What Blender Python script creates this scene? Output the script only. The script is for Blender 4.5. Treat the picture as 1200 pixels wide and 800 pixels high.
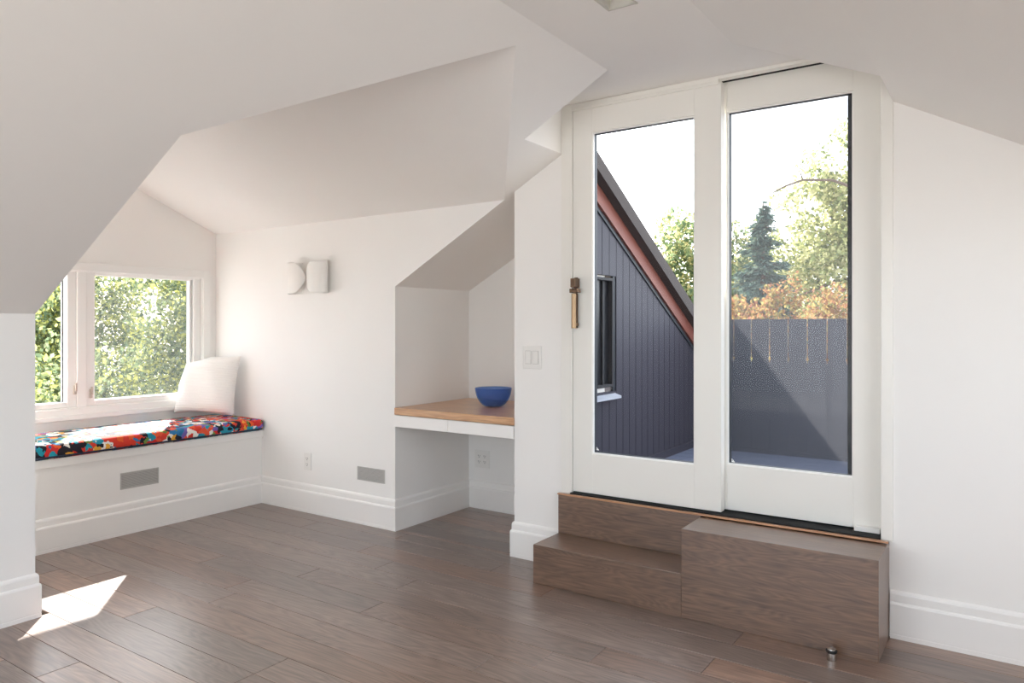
import bpy, bmesh, math, random
import numpy as np
from mathutils import Vector, Matrix

for o in list(bpy.data.objects):
    bpy.data.objects.remove(o)
SC = bpy.context.scene
COL = SC.collection
R = math.radians

# ------------------------------------------------------------------ camera
cam_d = bpy.data.cameras.new('camera')
cam = bpy.data.objects.new('camera', cam_d)
COL.objects.link(cam)
cam_d.sensor_width = 36.0
cam_d.lens = 855.0 / 1200.0 * 36.0
cam_d.shift_y = -17.0 / 1200.0
cam_d.clip_start = 0.02
cam_d.clip_end = 400
cam.location = (0, 0, 1.25)
cam.rotation_euler = (R(90), 0, R(34.3))
SC.camera = cam

# ------------------------------------------------------------------ world, sun, exposure
SC.view_settings.view_transform = 'Standard'
SC.view_settings.look = 'None'
SC.view_settings.gamma = 1.0
SC.view_settings.use_curve_mapping = False
SC.view_settings.exposure = 0.82
SUN_EL = R(32.7)
SUN_AZ = math.atan2(0.65, -0.76)                 # the sun stands towards -X, +Y
world = bpy.data.worlds.new('hazy_sky')
SC.world = world
world.use_nodes = True
wn = world.node_tree
wn.nodes.clear()
w_out = wn.nodes.new('ShaderNodeOutputWorld')
w_bg = wn.nodes.new('ShaderNodeBackground')
w_sky = wn.nodes.new('ShaderNodeTexSky')
w_sky.sky_type = 'NISHITA'
w_sky.sun_disc = False
w_sky.sun_elevation = SUN_EL
w_sky.sun_rotation = math.atan2(-0.76, 0.65)
w_sky.dust_density = 2.0
w_mix = wn.nodes.new('ShaderNodeMix')
w_mix.data_type = 'RGBA'
w_mix.inputs[0].default_value = 0.80
w_mul = wn.nodes.new('ShaderNodeVectorMath')
w_mul.operation = 'SCALE'
w_mul.inputs['Scale'].default_value = 0.22
wn.links.new(w_sky.outputs[0], w_mul.inputs[0])
wn.links.new(w_mul.outputs[0], w_mix.inputs[6])
w_mix.inputs[7].default_value = (0.88, 0.95, 1.03, 1)
wn.links.new(w_mix.outputs[2], w_bg.inputs[0])
w_bg.inputs[1].default_value = 2.6
wn.links.new(w_bg.outputs[0], w_out.inputs[0])

sun_d = bpy.data.lights.new('sun', 'SUN')
sun_d.energy = 18.0
sun_d.angle = R(0.6)
sun_d.color = (1.0, 0.96, 0.90)
sun = bpy.data.objects.new('sun', sun_d)
COL.objects.link(sun)
sun_dir = Vector((0.76, -0.65, -0.643))
sun.rotation_euler = sun_dir.to_track_quat('-Z', 'Y').to_euler()
sun.location = (-8, 8, 9)

SC.cycles.max_bounces = 10
SC.cycles.diffuse_bounces = 7
SC.cycles.transparent_max_bounces = 24
SC.cycles.sample_clamp_indirect = 8.0
SC.cycles.caustics_reflective = False
SC.cycles.caustics_refractive = False


def portal(name, loc, rot, sx, sy):
    d = bpy.data.lights.new(name, 'AREA')
    d.shape = 'RECTANGLE'
    d.size, d.size_y = sx, sy
    d.cycles.is_portal = True
    o = bpy.data.objects.new(name, d)
    COL.objects.link(o)
    o.location = loc
    o.rotation_euler = rot


portal('sky_portal_bay', (-5.2, 2.36, 1.17), (0, R(-90), 0), 1.0, 1.75)
portal('sky_portal_door', (-1.16, 3.6, 1.42), (R(-90), 0, 0), 1.6, 2.0)
portal('sky_portal_side', (1.40, 1.575, 1.55), (0, R(90), 0), 1.4, 2.15)
portal('sky_portal_rear', (-1.15, -1.75, 1.2), (R(90), 0, 0), 3.8, 1.95)

# ------------------------------------------------------------------ materials
MATS = {}


def s2l(c):
    return tuple((x / 12.92 if x <= 0.04045 else ((x + 0.055) / 1.055) ** 2.4) for x in (v / 255.0 for v in c)) + (1.0,)


def new_mat(name):
    m = bpy.data.materials.new(name)
    m.use_nodes = True
    nt = m.node_tree
    b = nt.nodes.get('Principled BSDF')
    MATS[name] = m
    return m, nt, b


def plain(name, rgb, rough=0.5, metal=0.0, noise=0.0, scale=30.0, bump=0.0, coat=0.0):
    m, nt, b = new_mat(name)
    c = s2l(rgb)
    b.inputs['Base Color'].default_value = c
    b.inputs['Roughness'].default_value = rough
    b.inputs['Metallic'].default_value = metal
    if coat:
        b.inputs['Coat Weight'].default_value = coat
    tc = nt.nodes.new('ShaderNodeTexCoord')
    n = nt.nodes.new('ShaderNodeTexNoise')
    n.inputs['Scale'].default_value = scale
    n.inputs['Detail'].default_value = 4
    nt.links.new(tc.outputs['Object'], n.inputs['Vector'])
    if noise:
        mx = nt.nodes.new('ShaderNodeMix')
        mx.data_type = 'RGBA'
        nt.links.new(n.outputs['Fac'], mx.inputs[0])
        mx.inputs[6].default_value = tuple(v * (1 - noise) for v in c[:3]) + (1,)
        mx.inputs[7].default_value = tuple(min(1, v * (1 + noise)) for v in c[:3]) + (1,)
        nt.links.new(mx.outputs[2], b.inputs['Base Color'])
    if bump:
        bp = nt.nodes.new('ShaderNodeBump')
        bp.inputs['Strength'].default_value = bump
        bp.inputs['Distance'].default_value = 0.002
        nt.links.new(n.outputs['Fac'], bp.inputs['Height'])
        nt.links.new(bp.outputs[0], b.inputs['Normal'])
    return m


def wood(name, dark, light, axis='x', rough=0.4, contrast=1.0, vary=0.25, warm=None, bump=0.12, grain=1.0):
    """Long-grain oak; the boards differ by the object's random number."""
    m, nt, b = new_mat(name)
    L = nt.links.new
    N = nt.nodes.new
    geo = N('ShaderNodeNewGeometry')
    oi = N('ShaderNodeObjectInfo')
    off = N('ShaderNodeVectorMath')
    off.operation = 'MULTIPLY_ADD'
    rv = N('ShaderNodeCombineXYZ')
    L(oi.outputs['Random'], rv.inputs[0])
    L(oi.outputs['Random'], rv.inputs[1])
    L(oi.outputs['Random'], rv.inputs[2])
    L(rv.outputs[0], off.inputs[0])
    off.inputs[1].default_value = (37.0, 11.0, 5.0)
    L(geo.outputs['Position'], off.inputs[2])
    mp = N('ShaderNodeMapping')
    k = {'x': (1.0, 7.0, 7.0), 'y': (7.0, 1.0, 7.0), 'z': (7.0, 7.0, 1.0)}[axis]
    mp.inputs['Scale'].default_value = tuple(v * grain for v in k)
    L(off.outputs[0], mp.inputs[0])
    # cathedral figure: contour lines of a smooth stretched noise
    n1 = N('ShaderNodeTexNoise')
    n1.inputs['Scale'].default_value = 0.9
    n1.inputs['Detail'].default_value = 2.0
    n1.inputs['Roughness'].default_value = 0.45
    L(mp.outputs[0], n1.inputs['Vector'])
    mul = N('ShaderNodeMath')
    mul.operation = 'MULTIPLY'
    mul.inputs[1].default_value = 46.0
    L(n1.outputs['Fac'], mul.inputs[0])
    fr = N('ShaderNodeMath')
    fr.operation = 'PINGPONG'
    fr.inputs[1].default_value = 1.0
    L(mul.outputs[0], fr.inputs[0])
    # fine pores
    mp2 = N('ShaderNodeMapping')
    k2 = {'x': (6.0, 120.0, 120.0), 'y': (120.0, 6.0, 120.0), 'z': (120.0, 120.0, 6.0)}[axis]
    mp2.inputs['Scale'].default_value = k2
    L(off.outputs[0], mp2.inputs[0])
    n2 = N('ShaderNodeTexNoise')
    n2.inputs['Scale'].default_value = 1.0
    n2.inputs['Detail'].default_value = 5.0
    L(mp2.outputs[0], n2.inputs['Vector'])
    # broad blotches
    n3 = N('ShaderNodeTexNoise')
    n3.inputs['Scale'].default_value = 1.6
    n3.inputs['Detail'].default_value = 3.0
    L(mp.outputs[0], n3.inputs['Vector'])
    a1 = N('ShaderNodeMath')
    a1.operation = 'MULTIPLY_ADD'
    L(fr.outputs[0], a1.inputs[0])
    a1.inputs[1].default_value = 0.20 * contrast
    a2 = N('ShaderNodeMath')
    a2.operation = 'MULTIPLY_ADD'
    L(n2.outputs['Fac'], a2.inputs[0])
    a2.inputs[1].default_value = 0.85 * contrast
    a3 = N('ShaderNodeMath')
    a3.operation = 'MULTIPLY'
    L(n3.outputs['Fac'], a3.inputs[0])
    a3.inputs[1].default_value = 0.32 * contrast
    L(a3.outputs[0], a2.inputs[2])
    L(a2.outputs[0], a1.inputs[2])
    rmp = N('ShaderNodeValToRGB')
    rmp.color_ramp.elements[0].position = 0.38
    rmp.color_ramp.elements[1].position = 0.90 if contrast >= 1 else 0.8
    rmp.color_ramp.elements[0].color = s2l(dark)
    rmp.color_ramp.elements[1].color = s2l(light)
    L(a1.outputs[0], rmp.inputs[0])
    hsv = N('ShaderNodeHueSaturation')
    L(rmp.outputs[0], hsv.inputs['Color'])
    mr = N('ShaderNodeMapRange')
    mr.inputs[3].default_value = 1 - vary
    mr.inputs[4].default_value = 1 + vary
    L(oi.outputs['Random'], mr.inputs[0])
    L(mr.outputs[0], hsv.inputs['Value'])
    out = hsv.outputs[0]
    if warm:
        wn_ = N('ShaderNodeTexWhiteNoise')
        wn_.noise_dimensions = '1D'
        L(oi.outputs['Random'], wn_.inputs['W'])
        pw = N('ShaderNodeMath')
        pw.operation = 'POWER'
        pw.inputs[1].default_value = 2.2
        L(wn_.outputs['Value'], pw.inputs[0])
        mx = N('ShaderNodeMix')
        mx.data_type = 'RGBA'
        mx.blend_type = 'MULTIPLY'
        L(pw.outputs[0], mx.inputs[0])
        L(out, mx.inputs[6])
        mx.inputs[7].default_value = warm
        out = mx.outputs[2]
    L(out, b.inputs['Base Color'])
    b.inputs['Specular IOR Level'].default_value = 0.8
    b.inputs['Coat Weight'].default_value = 0.6
    b.inputs['Coat Roughness'].default_value = 0.30
    rr = N('ShaderNodeMapRange')
    rr.inputs[3].default_value = rough - 0.06
    rr.inputs[4].default_value = rough + 0.10
    L(n2.outputs['Fac'], rr.inputs[0])
    L(rr.outputs[0], b.inputs['Roughness'])
    bp = N('ShaderNodeBump')
    bp.inputs['Strength'].default_value = bump
    bp.inputs['Distance'].default_value = 0.002
    L(a1.outputs[0], bp.inputs['Height'])
    L(bp.outputs[0], b.inputs['Normal'])
    return m


def glass_mat(name, tint=(1, 1, 1, 1), refl=1.0):
    m = bpy.data.materials.new(name)
    m.use_nodes = True
    nt = m.node_tree
    nt.nodes.clear()
    o = nt.nodes.new('ShaderNodeOutputMaterial')
    t = nt.nodes.new('ShaderNodeBsdfTransparent')
    t.inputs[0].default_value = tint
    g = nt.nodes.new('ShaderNodeBsdfGlossy')
    g.inputs['Roughness'].default_value = 0.01
    lw = nt.nodes.new('ShaderNodeLayerWeight')
    lw.inputs[0].default_value = 0.5
    pw = nt.nodes.new('ShaderNodeMath')
    pw.operation = 'POWER'
    pw.inputs[1].default_value = 5.0
    nt.links.new(lw.outputs['Facing'], pw.inputs[0])
    f = nt.nodes.new('ShaderNodeMath')
    f.operation = 'MULTIPLY_ADD'
    f.inputs[1].default_value = 0.92 * refl
    f.inputs[2].default_value = 0.03 * refl
    nt.links.new(pw.outputs[0], f.inputs[0])
    mx = nt.nodes.new('ShaderNodeMixShader')
    nt.links.new(f.outputs[0], mx.inputs[0])
    nt.links.new(t.outputs[0], mx.inputs[1])
    nt.links.new(g.outputs[0], mx.inputs[2])
    nt.links.new(mx.outputs[0], o.inputs[0])
    MATS[name] = m
    return m


def mesh_screen_mat(name, rgb, cover):
    m = bpy.data.materials.new(name)
    m.use_nodes = True
    nt = m.node_tree
    nt.nodes.clear()
    L = nt.links.new
    o = nt.nodes.new('ShaderNodeOutputMaterial')
    t = nt.nodes.new('ShaderNodeBsdfTransparent')
    d = nt.nodes.new('ShaderNodeBsdfDiffuse')
    d.inputs[0].default_value = s2l(rgb)
    tr = nt.nodes.new('ShaderNodeBsdfTranslucent')
    tr.inputs[0].default_value = s2l(rgb)
    m1 = nt.nodes.new('ShaderNodeMixShader')
    m1.inputs[0].default_value = 0.5
    L(d.outputs[0], m1.inputs[1])
    L(tr.outputs[0], m1.inputs[2])
    mx = nt.nodes.new('ShaderNodeMixShader')
    mx.inputs[0].default_value = cover
    L(t.outputs[0], mx.inputs[1])
    L(m1.outputs[0], mx.inputs[2])
    L(mx.outputs[0], o.inputs[0])
    MATS[name] = m
    return m


def leaf_mat(name, stops, trans=0.5):
    m = bpy.data.materials.new(name)
    m.use_nodes = True
    nt = m.node_tree
    nt.nodes.clear()
    L = nt.links.new
    o = nt.nodes.new('ShaderNodeOutputMaterial')
    geo = nt.nodes.new('ShaderNodeNewGeometry')
    r = nt.nodes.new('ShaderNodeValToRGB')
    el = r.color_ramp.elements
    while len(el) < len(stops):
        el.new(0.5)
    for i, c in enumerate(stops):
        el[i].position = i / (len(stops) - 1)
        el[i].color = s2l(c)
    L(geo.outputs['Random Per Island'], r.inputs[0])
    d = nt.nodes.new('ShaderNodeBsdfDiffuse')
    t = nt.nodes.new('ShaderNodeBsdfTranslucent')
    L(r.outputs[0], d.inputs[0])
    L(r.outputs[0], t.inputs[0])
    mx = nt.nodes.new('ShaderNodeMixShader')
    mx.inputs[0].default_value = trans
    L(d.outputs[0], mx.inputs[1])
    L(t.outputs[0], mx.inputs[2])
    L(mx.outputs[0], o.inputs[0])
    MATS[name] = m
    return m


def floral_mat():
    m, nt, b = new_mat('floral_fabric')
    L = nt.links.new
    N = nt.nodes.new
    b.inputs['Roughness'].default_value = 0.85
    tc = N('ShaderNodeTexCoord')
    nz = N('ShaderNodeTexNoise')
    nz.inputs['Scale'].default_value = 22
    nz.inputs['Detail'].default_value = 3
    L(tc.outputs['Object'], nz.inputs['Vector'])
    ma = N('ShaderNodeVectorMath')
    ma.operation = 'MULTIPLY_ADD'
    L(nz.outputs['Color'], ma.inputs[0])
    ma.inputs[1].default_value = (0.05, 0.05, 0.05)
    L(tc.outputs['Object'], ma.inputs[2])

    def cells(scale, cols, w=0.0):
        v = N('ShaderNodeTexVoronoi')
        v.inputs['Scale'].default_value = scale
        L(ma.outputs[0], v.inputs['Vector'])
        sp = N('ShaderNodeSeparateColor')
        L(v.outputs['Color'], sp.inputs[0])
        r = N('ShaderNodeValToRGB')
        r.color_ramp.interpolation = 'CONSTANT'
        el = r.color_ramp.elements
        while len(el) < len(cols):
            el.new(0.5)
        for i, c in enumerate(cols):
            el[i].position = i / len(cols)
            el[i].color = s2l(c)
        L(sp.outputs[0], r.inputs[0])
        return v, sp, r

    v1, s1, r1 = cells(14.0, [(214, 58, 38), (240, 236, 230), (28, 142, 168), (22, 22, 36), (242, 238, 232), (36, 150, 176), (226, 84, 52), (245, 240, 236),
                              (40, 120, 175), (206, 44, 40), (24, 24, 40), (30, 150, 160), (112, 92, 170)])
    v2, s2, r2 = cells(34.0, [(20, 20, 34), (238, 232, 224), (112, 140, 60), (26, 150, 170), (230, 96, 40), (214, 60, 44), (30, 110, 160), (232, 170, 60)])
    gt = N('ShaderNodeMath')
    gt.operation = 'GREATER_THAN'
    gt.inputs[1].default_value = 0.62
    L(s2.outputs[1], gt.inputs[0])
    mx = N('ShaderNodeMix')
    mx.data_type = 'RGBA'
    L(gt.outputs[0], mx.inputs[0])
    L(r1.outputs[0], mx.inputs[6])
    L(r2.outputs[0], mx.inputs[7])
    L(mx.outputs[2], b.inputs['Base Color'])
    return m


def speckled_glass():
    m, nt, b = new_mat('blue_glass')
    L = nt.links.new
    N = nt.nodes.new
    b.inputs['Base Color'].default_value = s2l((112, 142, 196))
    b.inputs['Roughness'].default_value = 0.12
    tc = N('ShaderNodeTexCoord')
    v = N('ShaderNodeTexVoronoi')
    v.inputs['Scale'].default_value = 95
    L(tc.outputs['Object'], v.inputs['Vector'])
    bp = N('ShaderNodeBump')
    bp.inputs['Strength'].default_value = 0.6
    bp.inputs['Distance'].default_value = 0.003
    L(v.outputs['Distance'], bp.inputs['Height'])
    L(bp.outputs[0], b.inputs['Normal'])
    t = N('ShaderNodeBsdfTransparent')
    t.inputs[0].default_value = s2l((192, 214, 246))
    mx = N('ShaderNodeMixShader')
    mx.inputs[0].default_value = 0.26
    L(t.outputs[0], mx.inputs[1])
    L(b.outputs[0], mx.inputs[2])
    L(mx.outputs[0], nt.nodes.get('Material Output').inputs[0])
    return m


def ribbed_mat():
    m, nt, b = new_mat('ribbed_white_cotton')
    L = nt.links.new
    N = nt.nodes.new
    b.inputs['Base Color'].default_value = s2l((247, 245, 241))
    b.inputs['Roughness'].default_value = 0.95
    tc = N('ShaderNodeTexCoord')
    w = N('ShaderNodeTexWave')
    w.bands_direction = 'Z'
    w.inputs['Scale'].default_value = 19
    w.inputs['Distortion'].default_value = 2.0
    w.inputs['Detail'].default_value = 2.0
    w.inputs['Detail Scale'].default_value = 4.0
    L(tc.outputs['Object'], w.inputs['Vector'])
    bp = N('ShaderNodeBump')
    bp.inputs['Strength'].default_value = 0.4
    bp.inputs['Distance'].default_value = 0.004
    L(w.outputs['Fac'], bp.inputs['Height'])
    L(bp.outputs[0], b.inputs['Normal'])
    return m


WALL = plain('white_wall_paint', (243, 241, 238), 0.62, noise=0.012, scale=3.0)
CEIL = plain('white_ceiling_paint', (243, 241, 238), 0.7, noise=0.012, scale=3.0)
TRIM = plain('white_trim_paint', (244, 242, 239), 0.38, noise=0.01, scale=4.0)
DOORP = plain('warm_white_door_paint', (240, 238, 232), 0.35, noise=0.01, scale=4.0)
VINYL = plain('white_window_vinyl', (240, 239, 236), 0.32, noise=0.01, scale=4.0)
FLOORW = wood('grey_brown_oak_floor', (74, 60, 52), (132, 114, 104), 'x', 0.34, 1.0, 0.20, warm=(1.45, 1.16, 0.95, 1))
STEPW = wood('grey_brown_oak_step', (74, 54, 41), (126, 97, 77), 'x', 0.40, 1.0, 0.03, grain=1.7)
DESKW = wood('natural_oak_desk', (172, 122, 78), (222, 174, 126), 'x', 0.35, 0.8, 0.02)
OAKEDGE = wood('natural_oak_edge', (170, 116, 78), (208, 158, 116), 'x', 0.4, 0.8, 0.02)
SUBF = plain('dark_subfloor', (42, 34, 30), 0.9, noise=0.1)
BLACK = plain('black_track', (8, 8, 9), 0.8, noise=0.1)
GASKET = plain('charcoal_gasket', (40, 43, 48), 0.5, noise=0.1)
SCREENF = plain('charcoal_screen_frame', (52, 54, 58), 0.5, noise=0.06)
BRASS = plain('aged_brass', (158, 132, 104), 0.30, 1.0, noise=0.12, scale=60)
BRASSD = plain('dark_aged_brass', (112, 92, 76), 0.42, 1.0, noise=0.12, scale=60)
STEEL = plain('brushed_steel', (215, 213, 210), 0.18, 1.0, noise=0.05, scale=80)
RUBBER = plain('black_rubber', (16, 16, 16), 0.6, noise=0.1)
PLASTIC = plain('white_switch_plastic', (236, 234, 230), 0.3, noise=0.01)
SLOT = plain('dark_socket_slot', (60, 56, 54), 0.6, noise=0.05)
GRILLE = plain('grey_metal_grille', (188, 186, 182), 0.5, 0.0, noise=0.04, scale=50)
LAMPW = plain('white_lamp_enamel', (240, 238, 234), 0.3, noise=0.01)
LAMPIN = plain('downlight_reflector', (206, 204, 196), 0.35, noise=0.03)
FLORAL = floral_mat()
PIPING = plain('dark_navy_piping', (30, 40, 60), 0.8, noise=0.2, scale=60)
RIB = ribbed_mat()
BOWLG = speckled_glass()
GLASS = glass_mat('clear_pane', refl=0.12)
SCREEN = mesh_screen_mat('insect_mesh', (78, 79, 82), 0.24)
SIDING = plain('blue_grey_stained_siding', (43, 41, 51), 0.6, noise=0.10, scale=9.0, bump=0.1)
FENCEP = plain('blue_grey_fence_stain', (58, 61, 71), 0.6, noise=0.10, scale=9.0, bump=0.1)
RUST = plain('rust_red_rake_board', (106, 60, 50), 0.5, noise=0.10, scale=9.0)
SHINGLE = plain('dark_brown_roofing', (54, 47, 45), 0.85, noise=0.25, scale=40.0, bump=0.4)
DECKM = plain('grey_blue_deck_stain', (84, 90, 108), 0.55, noise=0.12, scale=8.0, bump=0.1)
DARKPANE = plain('dark_window_pane', (22, 23, 27), 0.3, noise=0.1)
DARKFR = plain('charcoal_window_frame', (30, 29, 32), 0.7, noise=0.06)
SILLM = plain('pale_metal_sill', (190, 194, 204), 0.35, 0.4, noise=0.04)
BARK = plain('brown_bark', (96, 80, 66), 0.9, noise=0.25, scale=14.0, bump=0.5)
BOUNCE_GROUND = plain('pale_bounce_ground', (178, 176, 172), 0.95, noise=0.25, scale=2.0)  # unseen ground, tone picked to throw daylight up through the windows
LEAF_MAPLE = leaf_mat('pale_yellow_green_leaves', [(104, 114, 78), (150, 158, 106), (190, 190, 138), (210, 204, 160)])
LEAF_GREEN = leaf_mat('green_gold_leaves', [(76, 92, 68), (108, 124, 88), (146, 152, 108), (194, 178, 124)])
LEAF_AUTUMN = leaf_mat('orange_autumn_leaves', [(124, 86, 66), (156, 116, 82), (174, 150, 96), (116, 116, 76), (134, 90, 78)])
LEAF_SPRUCE = leaf_mat('blue_green_needles', [(58, 76, 70), (86, 106, 98), (112, 128, 112)], 0.25)
LEAF_HEDGE = leaf_mat('hedge_leaves', [(84, 100, 80), (112, 128, 94), (138, 148, 112), (196, 194, 104), (132, 144, 130)], 0.45)


# ------------------------------------------------------------------ builders
def link(name, me, mat=None, parent=None, loc=None, smooth=False):
    o = bpy.data.objects.new(name, me)
    COL.objects.link(o)
    if mat:
        me.materials.clear()
        me.materials.append(mat)
    if parent:
        o.parent = parent
    if loc is not None:
        o.location = loc
    if smooth:
        for p in me.polygons:
            p.use_smooth = True
    return o


class MB:
    """Collects shapes into one mesh."""

    def __init__(s):
        s.bm = bmesh.new()

    def box(s, x0, x1, y0, y1, z0, z1, bev=0.0):
        r = bmesh.ops.create_cube(s.bm, size=1.0)
        vs = r['verts']
        for v in vs:
            v.co = Vector(((x0 + x1) / 2 + v.co.x * (x1 - x0), (y0 + y1) / 2 + v.co.y * (y1 - y0), (z0 + z1) / 2 + v.co.z * (z1 - z0)))
        if bev:
            es = list({e for v in vs for e in v.link_edges})
            bmesh.ops.bevel(s.bm, geom=es, offset=bev, segments=2, affect='EDGES', profile=0.5)
        return s

    def prism(s, poly, axis, a, b):
        def p3(u, w, d):
            return {'x': (d, u, w), 'y': (u, d, w), 'z': (u, w, d)}[axis]
        lo = [s.bm.verts.new(p3(u, w, a)) for u, w in poly]
        hi = [s.bm.verts.new(p3(u, w, b)) for u, w in poly]
        s.bm.faces.new(lo)
        s.bm.faces.new(hi)
        n = len(poly)
        for i in range(n):
            s.bm.faces.new((lo[i], lo[(i + 1) % n], hi[(i + 1) % n], hi[i]))
        return s

    def slab(s, pts, dz):
        lo = [s.bm.verts.new(p) for p in pts]
        hi = [s.bm.verts.new((p[0], p[1], p[2] + dz)) for p in pts]
        s.bm.faces.new(lo)
        s.bm.faces.new(hi)
        n = len(pts)
        for i in range(n):
            s.bm.faces.new((lo[i], lo[(i + 1) % n], hi[(i + 1) % n], hi[i]))
        return s

    def lathe(s, prof, c=(0, 0, 0), seg=32, close=False):
        rings = []
        for r, z in prof:
            rings.append([s.bm.verts.new((c[0] + r * math.cos(2 * math.pi * i / seg), c[1] + r * math.sin(2 * math.pi * i / seg), c[2] + z)) for i in range(seg)])
        for k in range(len(rings) - 1):
            for i in range(seg):
                j = (i + 1) % seg
                s.bm.faces.new((rings[k][i], rings[k][j], rings[k + 1][j], rings[k + 1][i]))
        s.bm.faces.new(rings[0])
        s.bm.faces.new(rings[-1])
        return s

    def tube(s, pts, radii, seg=8):
        pts = [Vector(p) for p in pts]
        rings = []
        for i, p in enumerate(pts):
            d = (pts[min(i + 1, len(pts) - 1)] - pts[max(i - 1, 0)]).normalized()
            a = d.cross(Vector((0.13, 0.27, 0.95)))
            if a.length < 1e-3:
                a = d.cross(Vector((1, 0, 0)))
            a.normalize()
            b = d.cross(a)
            r = radii[i] if isinstance(radii, (list, tuple)) else radii
            rings.append([s.bm.verts.new(p + (a * math.cos(2 * math.pi * k / seg) + b * math.sin(2 * math.pi * k / seg)) * r) for k in range(seg)])
        for k in range(len(rings) - 1):
            for i in range(seg):
                j = (i + 1) % seg
                s.bm.faces.new((rings[k][i], rings[k][j], rings[k + 1][j], rings[k + 1][i]))
        s.bm.faces.new(rings[0])
        s.bm.faces.new(rings[-1])
        return s

    def ring(s, axis, u0, u1, w0, w1, wd, d0, d1, bev=0.0, wd_top=None, wd_bot=None):
        """Rectangular frame; u, w span the opening's outer size."""
        wt = wd if wd_top is None else wd_top
        wb = wd if wd_bot is None else wd_bot
        parts = [(u0, u0 + wd, w0, w1), (u1 - wd, u1, w0, w1), (u0 + wd, u1 - wd, w0, w0 + wb), (u0 + wd, u1 - wd, w1 - wt, w1)]
        for a, b, c, d in parts:
            if axis == 'y':
                s.box(a, b, d0, d1, c, d, bev)
            else:
                s.box(d0, d1, a, b, c, d, bev)
        return s

    def build(s, name, mat=None, parent=None, smooth=False, auto=False):
        bmesh.ops.recalc_face_normals(s.bm, faces=s.bm.faces[:])
        me = bpy.data.meshes.new(name)
        s.bm.to_mesh(me)
        s.bm.free()
        o = link(name, me, mat, parent, smooth=smooth or auto)
        if auto:
            for e in me.edges:
                pass
            try:
                me.set_sharp_from_angle(angle=R(35))
            except Exception:
                pass
        return o


def empty(name, loc=(0, 0, 0)):
    o = bpy.data.objects.new(name, None)
    COL.objects.link(o)
    o.empty_display_size = 0.1
    o.location = loc
    return o


def tag(o, label=None, cat=None, group=None, kind=None):
    if label:
        o['label'] = label
    if cat:
        o['category'] = cat
    if group:
        o['group'] = group
    if kind:
        o['kind'] = kind
    return o


def struct(o, label=None, cat=None):
    return tag(o, label, cat, kind='structure')


def adopt(root, *parts):
    """Parents parts built in world coordinates under a root that stands at its own base."""
    bpy.context.view_layer.update()
    for p in parts:
        p.parent = root
        p.matrix_parent_inverse = Matrix.Translation(-Vector(root.location))
    return root


# ------------------------------------------------------------------ room dimensions (metres)
YW = 3.30            # face of the back / door wall
XK = -3.47           # left knee wall
XWIN = -4.965        # window wall of the bay
XBEN = -4.413        # bench front panel
NX0, NX1, NY = -3.12, -2.235, 4.04      # desk niche
DX0, DX1 = -1.932, -0.388               # door opening
YC = 2.94            # front edge of the ceiling cut-out over the door
ZF = 2.40            # flat ceiling
SL = 0.5514          # roof pitch
DY0, DY1, DYR = 1.44, YW, 2.352         # dormer cheeks and ridge
ZP, ZPN, ZR = 1.95, 1.913, 2.345                    # dormer plate and ridge
YB = -1.50           # rear wall
XR = 1.15            # right knee wall


def zl(x):
    return 1.496 + SL * (x + 3.126)


def xl(z):
    return -3.126 + (z - 1.496) / SL


XFL = xl(ZF)
XFR = -0.93
ZRC = 2.16           # right slope height at the door's right cheek


def zr(x):
    return ZF + (ZRC - ZF) * (x - XFR) / (DX1 - XFR) if x <= DX1 else ZRC - 0.5514 * (x - DX1)


T = 0.25
# ------------------------------------------------------------------ floor
floor = MB().box(-4.6, 1.3, YB - 0.1, 4.15, -0.20, -0.0165).build('floor', SUBF)
struct(floor)
PW = 0.1523
Y_EDGE = 2.867
rng = random.Random(11)
plank_meshes = {}


def plank(x0, x1, y0, y1):
    L = round(x1 - x0, 3)
    w = round(y1 - y0, 4)
    key = (L, w)
    if key not in plank_meshes:
        m = MB().box(-L / 2 + 0.0007, L / 2 - 0.0007, -w / 2 + 0.0006, w / 2 - 0.0006, -0.016, 0.0, 0.0016)
        bmesh.ops.recalc_face_normals(m.bm, faces=m.bm.faces[:])
        me = bpy.data.meshes.new('plank')
        m.bm.to_mesh(me)
        m.bm.free()
        me.materials.append(FLOORW)
        plank_meshes[key] = me
    o = bpy.data.objects.new('plank', plank_meshes[key])
    COL.objects.link(o)
    o.parent = floor
    o.location = ((x0 + x1) / 2, (y0 + y1) / 2, 0)


pinned = {0: [-2.715, -0.05], 1: [-2.42, -0.92], 2: [-2.95, -1.30], -2: [-3.66, -2.2], 4: [-3.1, -1.62]}
row = -8
while True:
    y1 = Y_EDGE - row * PW
    y0 = y1 - PW
    if y1 < YB:
        break
    if y0 < YW and y1 > YW:
        spans = [(-4.40, XR + .02, y0, YW - 0.0), (NX0, NX1, YW, y1)]
    elif y0 >= YW:
        spans = [(NX0, NX1, y0, min(y1, NY))] if y0 < NY - .01 else []
    elif y0 > DY0 - 0.02:
        spans = [(-4.40, XR + .02, y0, y1)]
    else:
        spans = [(XK, XR + .02, max(y0, YB), y1)]
    for (a, b, c, d) in spans:
        if d - c < 0.012:
            continue
        cuts = list(pinned.get(row, [])) if c < YW else []
        if not cuts:
            x = a + rng.choice([0.35, 0.6, 0.85, 1.1, 1.4])
            while x < b - 0.35:
                cuts.append(round(x, 2))
                x += rng.choice([0.9, 1.2, 1.5, 1.8, 2.1]) * (1.0 if d > 0.9 else 1.6)
        xs = [a] + [q for q in cuts if a + .1 < q < b - .1] + [b]
        for i in range(len(xs) - 1):
            plank(xs[i], xs[i + 1], c, d)
    row += 1

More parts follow.
